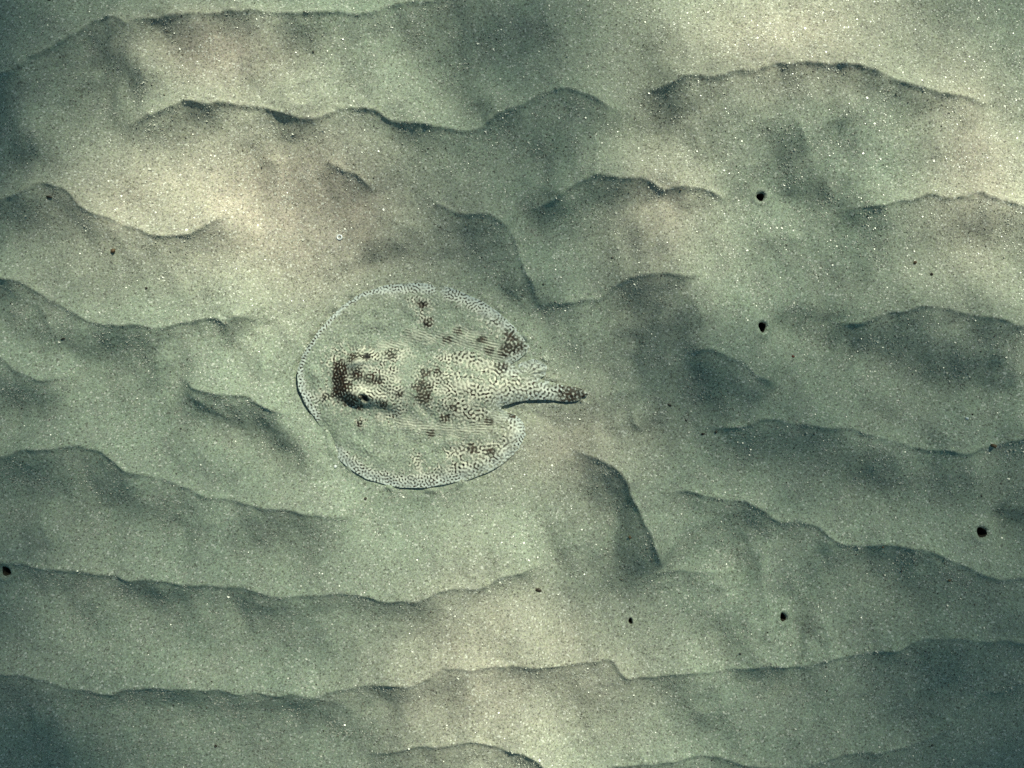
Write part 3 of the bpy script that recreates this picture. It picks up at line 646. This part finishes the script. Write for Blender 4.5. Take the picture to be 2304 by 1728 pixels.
# ------------------------------------------------------------------ burrows: open shafts in the sand
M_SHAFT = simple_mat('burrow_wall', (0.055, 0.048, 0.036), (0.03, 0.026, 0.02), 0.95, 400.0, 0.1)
BL = ['upper of the two round burrow holes right of the ray',
      'lower of the two round burrow holes right of the ray',
      'wide oval burrow hole beside a dark hollow near the right edge',
      'burrow hole at the left edge of the picture',
      'slanting burrow hole above a dark hollow at lower right',
      'smallest burrow hole, a tiny upright oval below the ray\'s tail']
for k, (bx, by, rx, ry, a) in enumerate(BURROWS):
    prof = [(2.3, 0.25), (1.75, 0.4), (1.38, -0.8), (1.06, -4.0), (0.95, -7.5), (0.93, -12), (0.85, -26), (0.7, -44), (0.35, -52), (0.02, -53)]
    nu = 28; g = np.random.default_rng(k); wob = 0.92 + 0.09 * np.sin(np.arange(nu) / nu * 2 * np.pi * 3 + g.uniform(0, 6)) + 0.03 * g.standard_normal(nu)
    vs = []
    c, s = math.cos(math.radians(a)), math.sin(math.radians(a))
    for pr, pz in prof:
        for t in range(nu):
            th = 2 * np.pi * t / nu; w_ = wob[t] if pr > 0.5 else 1
            u, v = rx * pr * math.cos(th) * w_, ry * pr * math.sin(th) * w_
            px_, py_ = bx + u * c - v * s, by + u * s + v * c
            if pr > 1.1: z = ground_z(px_, py_) + pz * (1 if pr < 2 else -3.0)
            else: z = ground_z(bx + 1.3 * (px_ - bx), by + 1.3 * (py_ - by)) * (1 if pz > -5 else 0) + (ground_z(bx, by) if pz <= -5 else 0) + pz
            vs.append((float(wx(px_)) - float(wx(bx)), float(wy(py_)) - float(wy(by)), z * S - ground_z(bx, by) * S))
    idx = np.arange(len(prof) * nu).reshape(len(prof), nu); nxt = np.roll(idx, -1, 1)
    root = bpy.data.objects.new('burrow', None); col.objects.link(root)
    root.location = (float(wx(bx)), float(wy(by)), ground_z(bx, by) * S)
    tag(root, BL[k], 'burrow', 'burrow holes in the sand')
    qa = np.stack([idx[:3], nxt[:3], nxt[1:4], idx[1:4]], -1).reshape(-1, 4); qb = np.stack([idx[3:-1], nxt[3:-1], nxt[4:], idx[4:]], -1).reshape(-1, 4)
    rm = mesh_np('rim', np.array(vs)[:4 * nu], qa); attr(rm, 'shade_hue', np.full(4 * nu, shade_hue_at(bx, by))); link('rim', rm, M_SAND, root)
    link('shaft', mesh_np('shaft', np.array(vs)[3 * nu:], qb - 3 * nu), M_SHAFT, root)

# ------------------------------------------------------------------ debris lying on the sand
M_BLACK = simple_mat('dark_shell', (0.018, 0.014, 0.011), (0.05, 0.03, 0.018), 0.5)
M_BROWN = simple_mat('brown_pebble', (0.13, 0.075, 0.035), (0.05, 0.03, 0.018), 0.6)
M_RED = simple_mat('red_grain', (0.16, 0.035, 0.02), (0.07, 0.02, 0.015), 0.5)
M_WHITE = simple_mat('white_shell', (0.80, 0.80, 0.80), (0.62, 0.62, 0.64), 0.25, 300, 0.8)
DEB = [('shell_fragment', 1211.7,1327, 8,4.5, 2.5, 5, M_BLACK, 'dark shell fragment lying crosswise on pale sand below the ray', 'shell fragment'),
       ('pebble', 267,569, 5.5,6, 4, 0, M_BROWN, 'round brown pebble on the lit sand at upper left', 'pebble'),
       ('pebble', 822.7,1121, 3.4,3.2, 3, 0, M_BLACK, 'tiny black pebble just below the ray\'s lower fin edge', 'pebble'),
       ('pebble', 1413,1204, 3.6,4, 3, 0, M_BROWN, 'tiny brown pebble in the shaded hollow below the tail', 'pebble'),
       ('pebble', 1784,802, 3.6,3, 3, 20, M_RED, 'tiny dark red pebble below the lower burrow right of the ray', 'pebble'),
       ('pebble', 2051.6,592.7, 4,4.4, 3, 0, M_BROWN, 'small brown pebble at upper right, left of a black one', 'pebble'),
       ('pebble', 2087,619, 3.6,3.6, 3, 0, M_BLACK, 'small black pebble at upper right beside a brown one', 'pebble'),
       ('shell_fragment', 1577.7,975, 5,2.8, 2, -10, M_BLACK, 'thin dark shell sliver in the trough right of the tail', 'shell fragment'),
       ('pebble', 1604,970, 2.6,3.6, 2.5, 0, M_BLACK, 'black speck of pebble right of a dark shell sliver', 'pebble'),
       ('pebble', 2209.6,999.6, 7.5,4.8, 4, 15, M_BROWN, 'elongated dark brown pebble on a ripple crest near the right edge', 'pebble'),
       ('shell_fragment', 130,451, 8,3, 2.5, 12, M_BLACK, 'narrow dark shell sliver under the ripple crest at far left', 'shell fragment'),
       ('pebble', 2112,1296, 3.2,2.8, 2.5, 0, M_BROWN, 'tiny brown pebble below the lower right ripple crest', 'pebble'),
       ('pebble', 340,651, 3,3, 2.5, 0, M_BLACK, 'tiny black pebble on smooth sand left of the ray', 'pebble'),
       ('shell_fragment', 1507,911, 5.5,2.5, 2, 25, M_BLACK, 'dark slanting shell sliver right of the tail tip', 'shell fragment'),
       ('pebble', 2169.7,931, 3,2.2, 2, -30, M_BLACK, 'black chip of pebble beside a white shell crumb at right', 'pebble'),
       ('shell_crumb', 2156,940, 4,3.4, 2.5, 0, M_WHITE, 'white shell crumb beside a black chip at right', 'shell fragment'),
       ('shell_crumb', 755.7,1049, 4.2,3.8, 3, 0, M_WHITE, 'white shell crumb just off the ray\'s lower left fin edge', 'shell fragment'),
       ('splinter', 157,764, 6,2.2, 2, -20, M_BLACK, 'short dark curved splinter on the shaded slope at left', 'splinter'),
       ('pebble', 118,4, 5,5, 3, 0, M_BLACK, 'dark pebble cut by the top edge of the picture at left', 'pebble'),
       ('pebble', 1658,1462, 2.4,2.4, 2, 0, M_BLACK, 'tiny black pebble above the lowest ripple crest, left of a shaded hollow', 'pebble'),
       ('pebble', 484,1680, 4,2.6, 2.5, 25, M_BLACK, 'dark pebble near the bottom edge at left', 'pebble'),
       ('pebble', 1966,1222, 2.8,2.4, 2, 0, M_BROWN, 'orange-brown grain of pebble just under the right ripple crest', 'pebble')]
for k, (nm, px_, py_, rx, ry, rz, a, mat, lab_, cat) in enumerate(DEB):
    o = link(nm, ico(nm, 0.88 * rx * S, 0.88 * ry * S, rz * S, mat, 100 + k, 0.07, 14, 9), mat)
    o.location = (float(wx(px_)), float(wy(py_)), (ground_z(px_, py_) + rz * 0.45) * S); o.rotation_euler = (0.1, -0.1, math.radians(-a))
    tag(o, lab_, cat)
# small white ring of shell
nu, nw = 24, 8; vs = []
for t in range(nu):
    for s_ in range(nw):
        A, B = 2 * np.pi * t / nu, 2 * np.pi * s_ / nw
        r = 5.2 + 1.9 * math.cos(B); vs.append((r * math.cos(A) * S, r * 0.95 * math.sin(A) * S, 1.7 * math.sin(B) * S))
idx = np.arange(nu * nw).reshape(nu, nw)
o = link('shell_ring', mesh_np('shell_ring', vs, np.stack([idx, np.roll(idx, -1, 0), np.roll(np.roll(idx, -1, 0), -1, 1), np.roll(idx, -1, 1)], -1).reshape(-1, 4)), M_WHITE)
o.location = (float(wx(760.7)), float(wy(531)), (ground_z(760.7, 531) + 1.0) * S); tag(o, 'tiny white ring of shell on the sand above the ray', 'shell ring')

# ------------------------------------------------------------------ coarse grit: shell and dark mineral grains washed into the shaded side of the ripples
rng = np.random.default_rng(51)
NG = 16000
px_ = rng.uniform(-100, W + 100, NG * 6); py_ = rng.uniform(-100, H + 100, NG * 6)
gy_, gx_ = np.gradient(gblur(hm, 3.0), RST)
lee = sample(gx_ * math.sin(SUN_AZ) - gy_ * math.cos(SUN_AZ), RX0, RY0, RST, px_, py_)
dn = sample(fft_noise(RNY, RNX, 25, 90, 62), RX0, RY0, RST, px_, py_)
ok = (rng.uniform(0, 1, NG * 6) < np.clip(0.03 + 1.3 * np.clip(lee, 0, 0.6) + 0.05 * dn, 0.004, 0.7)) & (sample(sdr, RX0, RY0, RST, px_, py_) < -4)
for bx, by, rx, ry, a in BURROWS: ok &= np.hypot(px_ - bx, py_ - by) > 26
px_, py_ = px_[ok][:NG], py_[ok][:NG]; ng = len(px_)
rr = (rng.gamma(2.0, 0.25, ng) + 0.45)
oc = np.array([(1, 0, 0), (0, 1, 0), (-1, 0, 0), (0, -1, 0), (0, 0, 1), (0, 0, -1)], float)
V = oc[None] * rr[:, None, None] * rng.uniform(0.65, 1.25, (ng, 6, 1))
th = rng.uniform(0, 6.28, ng); c, s = np.cos(th)[:, None], np.sin(th)[:, None]
V = np.stack([V[..., 0] * c - V[..., 1] * s, V[..., 0] * s + V[..., 1] * c, V[..., 2] * 0.8], -1) * S
V += np.stack([wx(px_), wy(py_), (sample(hm, RX0, RY0, RST, px_, py_) + 0.25 * rr) * S], -1)[:, None]
tr_ = np.array([(0, 1, 4), (1, 2, 4), (2, 3, 4), (3, 0, 4), (1, 0, 5), (2, 1, 5), (3, 2, 5), (0, 3, 5)])
me = mesh_np('grit', V.reshape(-1, 3), None, (np.arange(ng)[:, None, None] * 6 + tr_[None]).reshape(-1, 3), smooth=False)
attr(me, 'grain', np.repeat(rng.uniform(0, 1, ng), 6))
mg_ = bpy.data.materials.new('grit'); mg_.use_nodes = True; nt = mg_.node_tree; b = nt.nodes['Principled BSDF']; b.inputs['Roughness'].default_value = 0.6
a_ = nt.nodes.new('ShaderNodeAttribute'); a_.attribute_name = 'grain'; cr = nt.nodes.new('ShaderNodeValToRGB'); cr.color_ramp.interpolation = 'CONSTANT'
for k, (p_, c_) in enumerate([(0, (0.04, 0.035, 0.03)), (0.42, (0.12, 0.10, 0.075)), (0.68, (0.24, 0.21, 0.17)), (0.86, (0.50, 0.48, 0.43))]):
    e = cr.color_ramp.elements[k] if k < 2 else cr.color_ramp.elements.new(p_)
    e.position = p_; e.color = (*c_, 1)
nt.links.new(a_.outputs['Fac'], cr.inputs[0]); nt.links.new(cr.outputs[0], b.inputs['Base Color'])
tag(link('coarse_grit', me, mg_), 'dark and pale coarse grains gathered in the ripple troughs', 'grit', kind='stuff')

# ------------------------------------------------------------------ mica flakes: tiny glossy plates among the grains that catch the sun
rng = np.random.default_rng(77)
NF = 165000
fxp = rng.uniform(-200, W + 200, NF * 2); fyp = rng.uniform(-180, H + 180, NF * 2)
den = sample(fft_noise(RNY, RNX, 30, 110, 61), RX0, RY0, RST, fxp, fyp)
sd_f = sample(sdr, RX0, RY0, RST, fxp, fyp)
ok = (rng.uniform(0, 1, NF * 2) < np.clip(0.30 + 0.40 * den, 0.02, 1)) & ((sd_f < -3) | (rng.uniform(0, 1, NF * 2) < 0.06) & False)
for bx, by, rx, ry, a in BURROWS: ok &= np.hypot(fxp - bx, fyp - by) > 26
fxp, fyp = fxp[ok][:NF], fyp[ok][:NF]; nf = len(fxp)
fz = sample(hm, RX0, RY0, RST, fxp, fyp)
sz = rng.gamma(1.5, 0.27, nf) + 0.36                                           # half size in photo px
tx, ty = np.tan(np.radians(rng.normal(0, 17, nf))), np.tan(np.radians(rng.normal(0, 17, nf)))
nrm = np.stack([tx, ty, np.ones(nf)], -1); nrm /= np.linalg.norm(nrm, axis=1)[:, None]
rot = rng.uniform(0, 2 * np.pi, nf); t1 = np.stack([np.cos(rot), np.sin(rot), np.zeros(nf)], -1)
t1 -= (t1 * nrm).sum(1)[:, None] * nrm; t1 /= np.linalg.norm(t1, axis=1)[:, None]; t2 = np.cross(nrm, t1)
c0 = np.stack([wx(fxp), wy(fyp), (fz + 0.6) * S], -1)
a1 = t1 * (sz * S)[:, None]; a2 = t2 * (sz * rng.uniform(0.6, 1.0, nf) * S)[:, None]
V = np.stack([c0 - a1 - a2, c0 + a1 - a2, c0 + a1 + a2, c0 - a1 + a2], 1).reshape(-1, 3)
mf = bpy.data.materials.new('mica'); mf.use_nodes = True; b = mf.node_tree.nodes['Principled BSDF']
b.inputs['Base Color'].default_value = (0.42, 0.40, 0.34, 1); b.inputs['Roughness'].default_value = 0.36; b.inputs['IOR'].default_value = 1.6
b.inputs['Specular IOR Level'].default_value = 0.9
fl = tag(link('mica_flakes', mesh_np('mica_flakes', V, np.arange(nf * 4).reshape(-1, 4), smooth=False), mf), 'tiny glittering mica flakes scattered over the sand', 'mica', kind='stuff')
